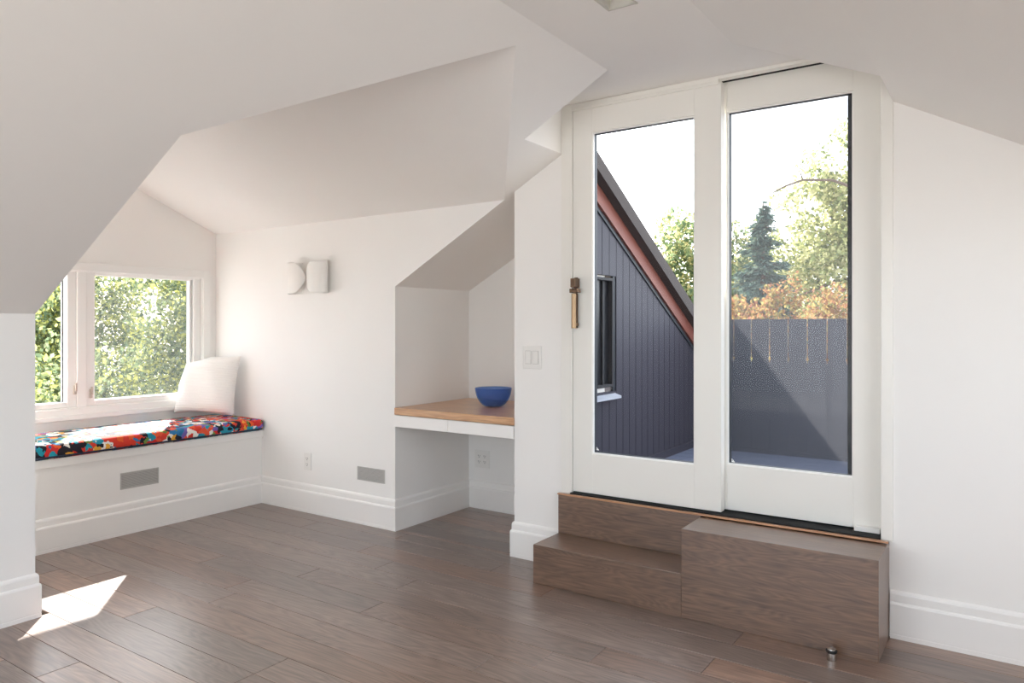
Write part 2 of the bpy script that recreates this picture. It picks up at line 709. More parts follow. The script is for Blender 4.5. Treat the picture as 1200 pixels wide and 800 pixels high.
# ------------------------------------------------------------------ walls
wb = MB().prism([(-5.15, -0.1), (NX0, -0.1), (NX0, zl(NX0)), (NX1, zl(NX1)), (NX1, -0.1), (2.0, -0.1), (2.0, 2.5), (DX1, 2.5), (DX1, 0.385),
                 (DX0, 0.385), (DX0, 2.6), (-5.15, 2.6)], 'y', YW, YW + 0.15).build('wall_back', WALL)
struct(wb)
# niche: three sides and its own end of the roof slope
wn_ = MB().prism([(NX0, YW + .15), (NX0, NY), (NX1, NY), (NX1, YW + .15), (NX1 + 0.12, YW + .15), (NX1 + 0.12, NY + .1), (NX0 - .12, NY + .1), (NX0 - .12, YW + .15)],
                 'z', -0.1, 2.2).build('wall_niche', WALL)
struct(wn_)
ncl = MB().slab([(NX0, YW + .15, zl(NX0)), (NX1, YW + .15, zl(NX1)), (NX1, NY, zl(NX1)), (NX0, NY, zl(NX0))], 0.2)

wk = MB().prism([(XK, YB), (XK, DY0), (-5.15, DY0), (-5.15, DY0 - 0.15), (XK - 0.15, DY0 - 0.15), (XK - 0.15, YB)], 'z', -0.1, zl(XK)).build('wall_left', WALL)
struct(wk)
# upper cheek of the dormer, above the knee wall and outside the main slope
ck = MB().prism([(-5.15, zl(XK)), (XK - .02, zl(XK)), (XK - .02, zl(XK) + .02), (xl(ZPN) - .04, ZPN), (xl(ZPN) - .04, ZP + 0.3), (-5.15, ZP + 0.3)], 'y', DY0 - 0.15, DY0).build('wall_dormer', WALL)
struct(ck)
WY0, WY1, WZ0, WZ1 = 1.50, 3.235, 0.70, 1.660
ww = MB()
ww.prism([(1.29, -0.1), (YW, -0.1), (YW, WZ0), (1.29, WZ0)], 'x', -5.15, XWIN)
ww.prism([(1.29, WZ0), (WY0, WZ0), (WY0, WZ1), (1.29, WZ1)], 'x', -5.15, XWIN)
ww.prism([(WY1, WZ0), (YW, WZ0), (YW, WZ1), (WY1, WZ1)], 'x', -5.15, XWIN)
ww.prism([(1.29, WZ1), (YW, WZ1), (YW, 2.2), (DYR, 2.5), (1.29, 2.2)], 'x', -5.15, XWIN)
struct(ww.build('wall_window', WALL))
RS = (0.55, 2.60, 0.90, 2.20)
wr_ = MB().box(XR, XR + .15, RS[1], YW, -.1, 2.35).box(XR, XR + .15, YB, RS[0], -.1, 2.35)
wr_.box(XR, XR + .15, RS[0], RS[1], -.1, RS[2]).box(XR, XR + .15, RS[0], RS[1], RS[3], 2.35)
struct(wr_.build('wall_right', WALL))
RW = (-3.0, 0.70, 0.25, 2.10)
wr = MB()
wr.box(-3.7, RW[0], YB - .15, YB, -.1, 2.6).box(RW[1], 1.4, YB - .15, YB, -.1, 2.6)
wr.box(RW[0], RW[1], YB - .15, YB, -.1, RW[2]).box(RW[0], RW[1], YB - .15, YB, RW[3], 2.6)
struct(wr.build('wall_rear', WALL))

# ------------------------------------------------------------------ ceiling
ceil = struct(empty('ceiling', (-1.2, 0.5, ZF)))
cp = []
xv = xl(ZP)
xa = xl(ZR)
xvn = xl(ZPN)
main = [(XK - .15, YB), (XK - .15, DY0 - .15), (XK, DY0 - .15), (XK, DY0), (xvn, DY0), (xa, DYR), (xv, DY1), (DX0, DY1), (DX0, YC), (XFL, YC), (XFL, YB)]
cp.append(MB().slab([(x, y, zl(x)) for x, y in main], T).build('sloped_ceiling', CEIL))
cp.append(MB().slab([(-5.15, DY1, ZP), (xv, DY1, ZP), (xa, DYR, ZR), (-5.15, DYR, ZR)], T).build('dormer_ceiling', CEIL))
cp.append(MB().slab([(-5.15, DY0, ZPN), (xvn, DY0, ZPN), (xa, DYR, ZR), (-5.15, DYR, ZR)], T).build('dormer_ceiling', CEIL))
DLX0, DLX1, DLY0, DLY1 = -1.207, -1.090, 2.278, 2.393      # square opening of the downlight
fl = MB()
fl.box(XFL, DLX0, YB, YC, ZF, ZF + T).box(DLX1, XFR, YB, YC, ZF, ZF + T)
fl.box(DLX0, DLX1, YB, DLY0, ZF, ZF + T).box(DLX0, DLX1, DLY1, YC, ZF, ZF + T)
fl.box(DX0, DX1, YC, YW + .2, ZF, ZF + T)
cp.append(fl.build('flat_ceiling', CEIL))
rs = MB()
rs.slab([(XFR, YB, ZF), (DX1, YB, ZRC), (DX1, YC, ZRC), (XFR, YC, ZF)], T)
XD = 0.35            # the right slope ends at an unseen shed dormer, added for side light
rs.slab([(DX1, YB, ZRC), (DX1, YW, ZRC), (XD, YW, zr(XD)), (XD, YB, zr(XD))], T)
rs.slab([(XD, 2.75, zr(XD)), (XD, YW, zr(XD)), (XR + .15, YW, zr(XR + .15)), (XR + .15, 2.75, zr(XR + .15))], 0.7)
rs.box(XD, XD + .05, YB, 2.75, zr(XD) + T, 2.55).box(XD + .05, XR + .15, YB, 2.75, 2.35, 2.55)
cp.append(rs.build('sloped_ceiling', CEIL))
cp.append(ncl.build('niche_ceiling', CEIL))
adopt(ceil, *cp)

# ------------------------------------------------------------------ baseboards
PROF = [(0.0, 0.0), (0.018, 0.0), (0.018, 0.017), (0.0165, 0.018), (0.0165, 0.0205), (0.018, 0.0215), (0.018, 0.136), (0.0155, 0.143), (0.011, 0.147), (0.011, 0.176),
        (0.0085, 0.184), (0.003, 0.190), (0.0, 0.190)]


def baseboard(name, path):
    bm = bmesh.new()
    n = len(path)
    rings = []
    for i, p in enumerate(path):
        p = Vector(p)
        dirs = []
        if i > 0:
            dirs.append((p - Vector(path[i - 1])).normalized())
        if i < n - 1:
            dirs.append((Vector(path[i + 1]) - p).normalized())
        nrm = [Vector((-d.y, d.x)) for d in dirs]
        if len(nrm) == 2:
            m = (nrm[0] + nrm[1])
            m = m / m.dot(nrm[0]) if abs(m.dot(nrm[0])) > 1e-6 else nrm[0]
        else:
            m = nrm[0]
        rings.append([bm.verts.new((p.x + m.x * d, p.y + m.y * d, z)) for d, z in PROF])
    for a, b in zip(rings, rings[1:]):
        for k in range(len(PROF)):
            j = (k + 1) % len(PROF)
            bm.faces.new((a[k], a[j], b[j], b[k]))
    bm.faces.new(rings[0])
    bm.faces.new(rings[-1])
    bmesh.ops.recalc_face_normals(bm, faces=bm.faces[:])
    me = bpy.data.meshes.new(name)
    bm.to_mesh(me)
    bm.free()
    return struct(link(name, me, TRIM))


baseboard('baseboard_back', [(-1.925, YW), (NX1, YW), (NX1, NY), (NX0, NY), (NX0, YW), (XBEN, YW)])
baseboard('baseboard_left', [(XBEN, DY0), (XK, DY0), (XK, YB)])
baseboard('baseboard_right', [(XR, YW), (-0.398, YW)])

# ------------------------------------------------------------------ window bay: bench
bench = empty('window_bench', (-4.69, 2.37, 0))
bp_ = MB().box(XBEN - .02, XBEN, DY0, YW, 0.0, 0.466).build('front_panel', TRIM)
bs = MB().box(XWIN, -4.393, DY0, YW, 0.468, 0.517, 0.003).build('seat_board', TRIM)
adopt(bench, bp_, bs)
tag(bench, 'white built-in bench under the bay window, with a plain front panel', 'bench')
struct(baseboard('baseboard_bench', [(XBEN, YW - .018), (XBEN, DY0 + .018)]))


def soft_box(name, x0, x1, y0, y1, z0, z1, rad, mat, crown=0.0, seg=(10, 30)):
    bm = bmesh.new()
    bmesh.ops.create_cube(bm, size=1)
    for v in bm.verts:
        v.co = Vector((v.co.x * (x1 - x0), v.co.y * (y1 - y0), v.co.z * (z1 - z0)))
    bmesh.ops.bevel(bm, geom=bm.edges[:], offset=rad, segments=5, affect='EDGES', profile=0.55)
    bmesh.ops.subdivide_edges(bm, edges=[e for e in bm.edges if e.calc_length() > 0.25], cuts=18, use_grid_fill=True)
    hx, hy = (x1 - x0) / 2, (y1 - y0) / 2
    rn = random.Random(4)
    for v in bm.verts:
        if v.co.z > 0:
            u, w = v.co.x / hx, v.co.y / hy
            v.co.z += crown * max(0, 1 - u * u) * max(0, 1 - w ** 4) + 0.003 * math.sin(v.co.y * 9 + v.co.x * 5) * max(0, 1 - abs(u))
    bmesh.ops.recalc_face_normals(bm, faces=bm.faces[:])
    me = bpy.data.meshes.new(name)
    bm.to_mesh(me)
    bm.free()
    return link(name, me, mat, None, ((x0 + x1) / 2, (y0 + y1) / 2, (z0 + z1) / 2), True)


seatc = empty('seat_cushion', (-4.66, 2.36, 0.518))
cb = soft_box('cushion_body', XWIN + .012, -4.368, DY0 + .01, YW - .008, 0.5175, 0.598, 0.034, FLORAL, 0.014)
pip = MB()
pip.tube([(-4.372, DY0 + .03, 0.530), (-4.372, YW - .03, 0.530)], 0.006, 8)
pi = pip.build('piping', PIPING, None, True)
adopt(seatc, cb, pi)
tag(seatc, 'long bench cushion in red, teal, white and black floral print', 'cushion')


def make_pillow():
    bm = bmesh.new()
    n = 30
    g = {}
    W, Hh, TH = 0.215, 0.215, 0.075
    for side in (1, -1):
        for i in range(n + 1):
            for j in range(n + 1):
                u = -1 + 2 * i / n
                v = -1 + 2 * j / n
                if side == -1 and (i in (0, n) or j in (0, n)):
                    g[side, i, j] = g[1, i, j]
                    continue
                pin = 1 - 0.075 * (1 - abs(u) ** 2) * abs(v) ** 3
                pin2 = 1 - 0.075 * (1 - abs(v) ** 2) * abs(u) ** 3
                th = TH * (max(0, 1 - u ** 4) * max(0, 1 - v ** 4)) ** 0.55
                th *= 1 + 0.10 * math.sin(5 * u + 2 * v) * (1 - u * u) * (1 - v * v)
                sag = 0.055 * max(0, -u) * max(0, v + .3)
                g[side, i, j] = bm.verts.new((u * W * pin2 + 0.045 * max(0, -u) * max(0, v), -side * th, v * Hh * pin - sag))
    for side in (1, -1):
        for i in range(n):
            for j in range(n):
                bm.faces.new((g[side, i, j], g[side, i + 1, j], g[side, i + 1, j + 1], g[side, i, j + 1]))
    bmesh.ops.recalc_face_normals(bm, faces=bm.faces[:])
    me = bpy.data.meshes.new('throw_pillow')
    bm.to_mesh(me)
    bm.free()
    o = link('throw_pillow', me, RIB, None, None, True)
    o.location = (-4.765, 3.10, 0.838)
    o.rotation_euler = (R(-10), R(3), R(36))
    return o


pillow = make_pillow()
tag(pillow, 'white ribbed throw pillow leaning in the corner of the window bench', 'pillow')

# ------------------------------------------------------------------ bay window
win = struct(empty('window_1', (-5.0, 2.36, WZ0)))
wp = []
cas = MB().ring('x', 1.485, 3.243, 0.672, 1.668, 0.055, XWIN, XWIN + 0.016, 0.003)
wp.append(cas.build('casing', VINYL))
fr = MB().ring('x', 1.515, 3.215, 0.700, 1.640, 0.035, XWIN - 0.11, XWIN + 0.006, 0.003)
fr.box(XWIN - .11, XWIN + .004, 2.305, 2.362, 0.72, 1.62, 0.003)
wp.append(fr.build('window_frame', VINYL))
sill = MB().box(XWIN - 0.02, XWIN + 0.035, 1.47, 3.258, 0.655, 0.686, 0.005)
wp.append(sill.build('window_sill', VINYL))
s1 = MB().ring('x', 2.362, 3.180, 0.735, 1.628, 0.058, XWIN - 0.10, XWIN - 0.008, 0.004, wd_top=0.034, wd_bot=0.034)
s1.ring('x', 2.412, 3.108, 0.760, 1.600, 0.010, XWIN - 0.06, XWIN - 0.022, 0.0)
s1 = s1.build('sash', VINYL)
s2_ = MB().ring('x', 1.550, 2.305, 0.735, 1.628, 0.056, XWIN - 0.10, XWIN - 0.008, 0.004, wd_top=0.034, wd_bot=0.034)
s2_ = s2_.build('sash', VINYL)
wp += [s1, s2_]
subs = []
for s_, a, b in ((s1, 2.410, 3.110), (s2_, 1.60, 2.253)):
    g_ = MB().box(XWIN - .062, XWIN - .056, a, b, 0.762, 1.600).build('pane', GLASS)
    subs.append((s_, g_))
    k_ = MB().ring('x', a, b, 0.762, 1.600, 0.010, XWIN - .070, XWIN - .0635).build('gasket', GASKET)
    subs.append((s_, k_))
scr = MB().box(XWIN - .0925, XWIN - .0915, 2.415, 3.11, 0.765, 1.598).build('insect_screen', SCREEN)
subs.append((s1, scr))
for s_, y, z in ((s2_, 2.292, 0.845), (s1, 2.392, 0.815)):
    h = MB()
    h.box(XWIN - .008, XWIN + .004, y - .009, y + .009, z - .030, z + .030, 0.003)
    h.box(XWIN + .004, XWIN + .020, y - .005, y + .005, z - .008, z + .045, 0.003)
    subs.append((s_, h.build('handle', plain('pale_bronze_handle', (190, 178, 166), 0.4, 0.0, noise=0.05))))
adopt(win, *wp)
for s_, c in subs:
    c.parent = s_
# eave outside above the window, unseen, placed to cut the sun patch
struct(MB().box(-5.30, -5.15, 1.15, 3.60, 1.71, 1.80).build('sun_cut_eave', VINYL))

# rear window behind the camera, unseen and added to light the room
rw = struct(empty('added_window_2', (-1.15, YB - .07, RW[2])))
rf = MB().ring('y', RW[0], RW[1], RW[2], RW[3], 0.06, YB - .12, YB - .02)
rf.box(-1.62, -1.56, YB - .12, YB - .02, RW[2], RW[3]).box(-.74, -.68, YB - .12, YB - .02, RW[2], RW[3])
adopt(rw, rf.build('window_frame', VINYL), MB().box(RW[0] + .06, -1.62, YB - .075, YB - .069, RW[2] + .06, RW[3] - .06).build('pane', GLASS),
      MB().box(-1.56, -.74, YB - .075, YB - .069, RW[2] + .06, RW[3] - .06).build('pane', GLASS),
      MB().box(-.68, RW[1] - .06, YB - .075, YB - .069, RW[2] + .06, RW[3] - .06).build('pane', GLASS))

# unseen side window of the added shed dormer, there to brighten the room
sw = struct(empty('added_window_3', (XR + .07, 1.575, RS[2])))
sf = MB().ring('x', RS[0], RS[1], RS[2], RS[3], 0.06, XR + .03, XR + .13)
sf.box(XR + .03, XR + .13, 1.545, 1.605, RS[2], RS[3])
adopt(sw, sf.build('window_frame', VINYL), *[MB().box(XR + .077, XR + .083, a_, b_, RS[2] + .06, RS[3] - .06).build('pane', GLASS)
                                             for a_, b_ in ((RS[0] + .06, 1.545), (1.605, RS[1] - .06))])

# ------------------------------------------------------------------ sliding door
door = struct(empty('door_1', (-1.16, YW, 0.385)))
fj = MB()
fj.box(DX0, -1.868, YW - .012, YW + .15, 0.386, ZF - .001, 0.002)
fj.box(-1.874, -1.866, YW - .018, YW - .004, 0.386, 2.36, 0.001)
fj.box(-0.432, DX1, YW - .012, YW + .15, 0.386, ZF - .001, 0.002)
fj.box(-1.868, -0.432, YW - .004, YW + .15, 2.390, ZF - .001)
fj.box(-1.868, -1.100, YW - .012, YW + .005, 2.362, ZF - .001, 0.002)
fj.box(-1.868, -1.100, YW - .017, YW - .012, 2.374, 2.384, 0.001)
fj.box(-1.100, -0.432, YW - .012, YW + .03, 2.383, ZF - .001, 0.002)
frame = fj.build('door_frame', DOORP)
track = MB().box(-1.868, -0.432, YW - .035, YW + .15, 0.387, 0.3985, 0.001).build('track', BLACK)
hgap = MB().box(-1.100, -0.432, YW + .03, YW + .055, 2.384, 2.396).build('head_track', BLACK)


def door_panel(x0, x1, z0, z1, gx0, gx1, gz0, gz1, y0, y1):
    m = MB()
    m.box(x0, gx0, y0, y1, z0, z1, 0.003).box(gx1, x1, y0, y1, z0, z1, 0.003)
    m.box(gx0 - .001, gx1 + .001, y0 + .0002, y1, z0, gz0, 0.003).box(gx0 - .001, gx1 + .001, y0 + .0002, y1, gz1, z1, 0.003)
    p = m.build('sliding_panel', DOORP)
    bead = MB().ring('y', gx0 - .002, gx1 + .002, gz0 - .002, gz1 + .002, 0.0065, y0 + .006, y0 + .016).build('glazing_bead', VINYL)
    gk = MB().ring('y', gx0, gx1, gz0, gz1, 0.006, y0 + .017, y1 - .004).build('gasket', GASKET)
    gl = MB().box(gx0 - .002, gx1 + .002, y0 + .0235, y0 + .0285, gz0 - .002, gz1 + .002).build('pane', GLASS)
    return p, [bead, gk, gl]


p1, c1 = door_panel(-1.866, -1.090, 0.402, 2.372, -1.754, -1.218, 0.607, 2.238, YW - .004, YW + .042)
p2, c2 = door_panel(-1.130, -0.434, 0.404, 2.387, -1.082, -0.547, 0.615, 2.247, YW + .056, YW + .100)
adopt(door, frame, track, hgap, p1, p2)
scf = MB().ring('y', -1.13, -0.440, 0.41, 2.37, 0.045, YW + .112, YW + .132, wd_top=.06, wd_bot=.07).box(-0.577, -0.485, YW + .112, YW + .132, 0.48, 2.31).build('screen_frame', SCREENF)
scm = MB().box(-1.09, -0.577, YW + .1215, YW + .1225, 0.47, 2.32).build('insect_screen', SCREEN)
stopb = MB().box(-0.538, -0.440, YW + .026, YW + .055, 0.399, 0.420, 0.002).build('stop_block', PLASTIC)
mk = []
for gx, yy in ((-1.742, YW + .0190), (-1.068, YW + .0790)):
    mk.append(MB().box(gx, gx + .003, yy, yy + .0004, 0.622, 0.638).box(gx + .003, gx + .014, yy, yy + .0004, 0.622, 0.6265).box(gx + .005, gx + .009, yy, yy + .0004, 0.6265, 0.633).build('etched_mark', PLASTIC))
hp = MB()
hp.box(-1.856, -1.836, YW - .012, YW - .004, 1.245, 1.505, 0.002)
hb = hp.build('handle_plate', BRASSD)
hg = MB()
hg.tube([(-1.836, YW - .050, 1.243), (-1.836, YW - .050, 1.42)], 0.0125, 12)
hg.box(-1.843, -1.829, YW - .044, YW - .008, 1.255, 1.270, 0.002)
hgr = hg.build('handle_grip', BRASS, None, auto=True)
hl = MB()
hl.box(-1.852, -1.824, YW - .058, YW - .010, 1.452, 1.498, 0.002)
hl.box(-1.856, -1.806, YW - .062, YW - .030, 1.424, 1.446, 0.003)
hlt = hl.build('thumb_latch', BRASSD)
for c in c1 + [hb, hgr, hlt, mk[0]]:
    c.parent = p1
for c in c2 + [scf, scm, stopb, mk[1]]:
    c.parent = p2

# ------------------------------------------------------------------ steps to the door
steps = empty('entry_steps', (-1.16, 3.15, 0))
SY = 3.005
a = MB().box(-1.925, -1.168, SY, YW - .001, 0.0, 0.188, 0.002).build('lower_step', STEPW)
b = MB().box(-1.168, -0.402, SY, YW - .001, 0.0, 0.382, 0.002).build('upper_step', STEPW)
c = MB().box(-1.925, -1.1685, 3.245, YW - .001, 0.1885, 0.386, 0.0015).build('riser', STEPW)
d = MB().box(-1.930, -0.400, 3.243, YW - .036, 0.3865, 0.393, 0.001).build('threshold', OAKEDGE)
adopt(steps, a, b, c, d)
tag(steps, 'grey-brown oak steps in two heights under the sliding door', 'steps')

ds = empty('door_stop', (-0.553, 2.940, 0))
adopt(ds, MB().lathe([(0.0165, 0.0), (0.017, 0.001), (0.017, 0.028), (0.016, 0.029)], (-0.553, 2.940, 0), 24).build('post', STEEL, None, auto=True),
      MB().lathe([(0.016, 0.029), (0.0195, 0.030), (0.0205, 0.034), (0.0195, 0.038), (0.016, 0.039)], (-0.553, 2.940, 0), 24).build('rubber_ring', RUBBER, None, auto=True),
      MB().lathe([(0.0155, 0.039), (0.0150, 0.043), (0.011, 0.0455), (0.004, 0.046)], (-0.553, 2.940, 0), 24).build('cap', STEEL, None, auto=True))
tag(ds, 'small steel floor door stop with a black rubber ring before the steps', 'door stop')

# ------------------------------------------------------------------ niche desk and bowl
desk = empty('niche_desk', (-2.68, 3.67, 0.60))
DX_M = -2.700
adopt(desk, MB().box(NX0 + .001, NX1 - .001, YW - .010, NY - .001, 0.712, 0.755, 0.002).build('desktop', DESKW),
      MB().box(NX0 + .004, DX_M - .001, YW - .006, YW + .013, 0.638, 0.709, 0.002).build('drawer_front', TRIM),
      MB().box(DX_M + .001, NX1 - .004, YW - .006, YW + .013, 0.638, 0.709, 0.002).build('drawer_front', TRIM),
      MB().box(NX0 + .001, NX1 - .001, YW + .014, NY - .05, 0.641, 0.7115).build('drawer_case', TRIM))
tag(desk, 'built-in oak desk with two white drawers set in the wall niche', 'desk')

BX, BY, BZ = -2.665, 3.70, 0.755
prof = []
for i in range(15):
    tt = i / 14.0
    ang = tt * R(84)
    prof.append((0.046 + 0.069 * math.sin(ang) ** 0.9 if i else 0.044, 0.002 + 0.118 * (1 - math.cos(ang)) ** 0.82))
outer = [(0.040, 0.0)] + prof
inner = [(max(0.004, r - 0.006), z + 0.006 if k < 12 else z + 0.002 * (14 - k)) for k, (r, z) in enumerate(prof)]
rim = [(prof[-1][0] + 0.001, prof[-1][1] + 0.004), (prof[-1][0] - 0.003, prof[-1][1] + 0.006)]
bowl = MB().lathe(outer + rim + inner[::-1], (0, 0, 0), 56).build('bowl', BOWLG, None, True)
bowl.location = (BX, BY, BZ)
tag(bowl, 'cobalt blue textured glass bowl standing on the oak niche desk', 'bowl')

# ------------------------------------------------------------------ wall lamp
LX, LZ, LW, LH = -3.865, 1.578, 0.37, 0.212
lamp = empty('wall_lamp', (LX, YW, LZ))


def curled(side):
    """One end of the bent sheet: from the back plate round a half circle to a flap with a rounded end."""
    bm = bmesh.new()
    n, mm = 34, 18
    th = 0.0025
    ea, eb, hx = 0.088, 0.046, 0.097
    rows = []
    for j in range(mm + 1):
        v = -1 + 2 * j / mm
        z = LZ + v * LH / 2
        rad = LH / 2 * 1.01
        endx = 0.010 + (rad - math.sqrt(max(0, rad * rad - (v * LH / 2) ** 2))) * 0.95
        th_e = math.pi + math.asin(min(1.0, max(0.02, (hx - endx) / ea)))
        line = []
        for i in range(n + 1):
            an = th_e * i / n
            nx, ny = math.sin(an) / ea, math.cos(an) / eb
            l_ = math.hypot(nx, ny)
            line.append((LX + side * (hx + ea * math.sin(an)), YW - 0.006 - eb + eb * math.cos(an), z, side * nx / l_, ny / l_))
        rows.append(line)
    grid_o = [[bm.verts.new((p[0], p[1], p[2])) for p in line] for line in rows]
    grid_i = [[bm.verts.new((p[0] - p[3] * th, p[1] - p[4] * th, p[2])) for p in line] for line in rows]
    for G in (grid_o, grid_i):
        for j in range(mm):
            for i in range(n):
                bm.faces.new((G[j][i], G[j][i + 1], G[j + 1][i + 1], G[j + 1][i]))
    for j in range(mm):
        for i in (0, n):
            bm.faces.new((grid_o[j][i], grid_o[j + 1][i], grid_i[j + 1][i], grid_i[j][i]))
    for i in range(n):
        for j in (0, mm):
            bm.faces.new((grid_o[j][i], grid_o[j][i + 1], grid_i[j][i + 1], grid_i[j][i]))
    bmesh.ops.recalc_face_normals(bm, faces=bm.faces[:])
    me = bpy.data.meshes.new('curved_shade')
    bm.to_mesh(me)
    bm.free()
    return link('curved_shade', me, LAMPW, None, None, True)


adopt(lamp, MB().box(LX - .11, LX + .11, YW - .0085, YW - .0005, LZ - LH / 2, LZ + LH / 2).build('back_plate', LAMPW),
      curled(-1), curled(1),
      MB().box(LX - .03, LX + .03, YW - .045, YW - .009, LZ - .02, LZ + .02, 0.004).build('lamp_holder', LAMPW))
tag(lamp, 'white wall lamp of two curled metal flaps on the wall beside the bay', 'wall lamp')


# ------------------------------------------------------------------ switches, sockets, grilles
def rocker_switch():
    r = empty('light_switch', (-2.118, YW, 1.085))
    x, z = -2.118, 1.087
    ps = [MB().box(x - .059, x + .059, YW - .006, YW - .0002, z - .062, z + .062, 0.003).build('cover_plate', PLASTIC)]
    for s in (-1, 1):
        cx = x + s * 0.023
        ps.append(MB().prism([(YW - .0065, z - .033), (YW - .0095, z - .033), (YW - .0072, z), (YW - .0085, z + .033), (YW - .0065, z + .033)], 'x', cx - .0165, cx + .0165).build('rocker', PLASTIC))
        ps.append(MB().ring('y', cx - .019, cx + .019, z - .0355, z + .0355, 0.0018, YW - .0066, YW - .006).build('rocker_surround', GRILLE))
    adopt(r, *ps)
    return tag(r, 'white double rocker light switch beside the sliding door', 'light switch')


rocker_switch()


def socket_face(x, z, yf):
    m = MB()
    for dz in (-0.0195, 0.0195):
        m.box(x - .0085, x - .0060, yf - .0006, yf, z + dz - .002, z + dz + .007)
        m.box(x + .0050, x + .0075, yf - .0006, yf, z + dz - .002, z + dz + .006)
        m.box(x - .0025, x + .0020, yf - .0006, yf, z + dz - .011, z + dz - .006)
    return m


o1 = empty('wall_outlet', (-3.921, YW, 0.342))
adopt(o1, MB().box(-3.957, -3.885, YW - .006, YW - .0002, 0.283, 0.401, 0.003).build('cover_plate', PLASTIC),
      MB().box(-3.938, -3.904, YW - .0085, YW - .006, 0.307, 0.377, 0.0015).build('receptacle', PLASTIC),
      tag(socket_face(-3.921, 0.342, YW - .0085).build('socket_slots', SLOT), kind='stuff'))
tag(o1, 'white duplex wall outlet low on the wall below the curled wall lamp', 'outlet')
o2 = empty('wall_outlet', (-3.0, NY, 0.342))
adopt(o2, MB().box(-3.064, -2.938, NY - .006, NY - .0002, 0.280, 0.402, 0.003).build('cover_plate', PLASTIC),
      MB().box(-3.042, -3.008, NY - .0085, NY - .006, 0.307, 0.377, 0.0015).build('receptacle', PLASTIC),
      MB().box(-2.994, -2.960, NY - .0085, NY - .006, 0.307, 0.377, 0.0015).build('receptacle', PLASTIC),
      tag(socket_face(-3.025, 0.342, NY - .0085).build('socket_slots', SLOT), kind='stuff'), tag(socket_face(-2.977, 0.342, NY - .0085).build('socket_slots', SLOT), kind='stuff'))
tag(o2, 'white two-gang outlet on the niche back wall under the desk', 'outlet')


def grille(name, axis, u0, u1, z0, z1, d, label):
    r = empty(name, ((u0 + u1) / 2, d, z0) if axis == 'y' else (d, (u0 + u1) / 2, z0))
    sgn = -1 if axis == 'y' else 1
    f0, f1 = sorted((d + sgn * 0.0005, d + sgn * 0.005))
    b0, b1 = sorted((d + sgn * 0.0004, d + sgn * 0.0015))
    fr_ = MB().ring(axis, u0, u1, z0, z1, 0.007, f0, f1, 0.001).build('grille_frame', GRILLE)
    bk = MB()
    if axis == 'y':
        bk.box(u0 + .007, u1 - .007, b0, b1, z0 + .007, z1 - .007)
    else:
        bk.box(b0, b1, u0 + .007, u1 - .007, z0 + .007, z1 - .007)
    bk = bk.build('grille_back', plain('shadowed_duct', (150, 148, 145), 0.8, noise=0.05))
    sl = MB()
    n = 11
    for i in range(n):
        z = z0 + .011 + (z1 - z0 - .022) * i / (n - 1)
        s0, s1_ = sorted((d + sgn * 0.0017, d + sgn * 0.0040))
        if axis == 'y':
            sl.box(u0 + .007, u1 - .007, s0, s1_, z - .0022, z + .0022)
        else:
            sl.box(s0, s1_, u0 + .007, u1 - .007, z - .0022, z + .0022)
    sl = sl.build('slats', GRILLE)
    sl['kind'] = 'stuff'
    adopt(r, fr_, bk, sl)
    return tag(r, label, 'vent')


grille('vent_grille', 'y', -3.446, -3.204, 0.276, 0.362, YW, 'grey metal vent grille in the wall beside the desk niche')
grille('vent_grille', 'x', 2.293, 2.532, 0.272, 0.371, XBEN, 'grey metal vent grille in the front panel of the window bench')

# ------------------------------------------------------------------ recessed downlight
dl = empty('downlight', ((DLX0 + DLX1) / 2, (DLY0 + DLY1) / 2, ZF))
m = MB().ring('y', 0, 1, 0, 1, .1, 0, 1)
m.bm.clear()
cxm, cym = (DLX0 + DLX1) / 2, (DLY0 + DLY1) / 2
for (x0, x1, y0, y1) in ((DLX0, DLX0 + .008, DLY0, DLY1), (DLX1 - .008, DLX1, DLY0, DLY1), (DLX0, DLX1, DLY0, DLY0 + .008), (DLX0, DLX1, DLY1 - .008, DLY1)):
    m.box(x0, x1, y0, y1, ZF - .002, ZF + .004)
trimp = m.build('trim_ring', LAMPIN)
bm = bmesh.new()
lo = [bm.verts.new(p) for p in ((DLX0 + .006, DLY0 + .006, ZF + .002), (DLX1 - .006, DLY0 + .006, ZF + .002), (DLX1 - .006, DLY1 - .006, ZF + .002), (DLX0 + .006, DLY1 - .006, ZF + .002))]
hi = [bm.verts.new((cxm + sx * .03, cym + sy * .03, ZF + .05)) for sx, sy in ((-1, -1), (1, -1), (1, 1), (-1, 1))]
for i in range(4):
    bm.faces.new((lo[i], lo[(i + 1) % 4], hi[(i + 1) % 4], hi[i]))
me = bpy.data.meshes.new('reflector')
bm.to_mesh(me)
bm.free()
rfl = link('reflector', me, LAMPIN)
blb = MB().lathe([(.030, 0.0), (.030, .004), (.026, .03), (.02, .05)], (cxm, cym, ZF + .042), 20).build('bulb', SLOT, None, auto=True)
adopt(dl, trimp, rfl, blb)
tag(dl, 'small square recessed downlight in the flat ceiling strip', 'downlight')

# ------------------------------------------------------------------ outside: deck, fence, gable wing
ZD = 0.300
deck = struct(empty('floor_deck', (-0.5, 4.5, ZD)))
parts = []
bme = None
y = YW + 0.155
while y < 5.60:
    if bme is None:
        bo = MB().box(-2.08, 1.6, 0, 0.134, -0.028, 0.0, 0.003).build('deck_board', DECKM)
        bme = bo.data
    else:
        bo = link('deck_board', bme)
    bo.location = (0, y, ZD)
    bo.parent = deck
    bo.matrix_parent_inverse = Matrix.Translation(-Vector(deck.location))
    y += 0.140
parts.append(MB().box(-2.08, 1.6, YW + .15, 5.75, ZD - .25, ZD - .045).build('deck_base', SUBF))
adopt(deck, *parts)

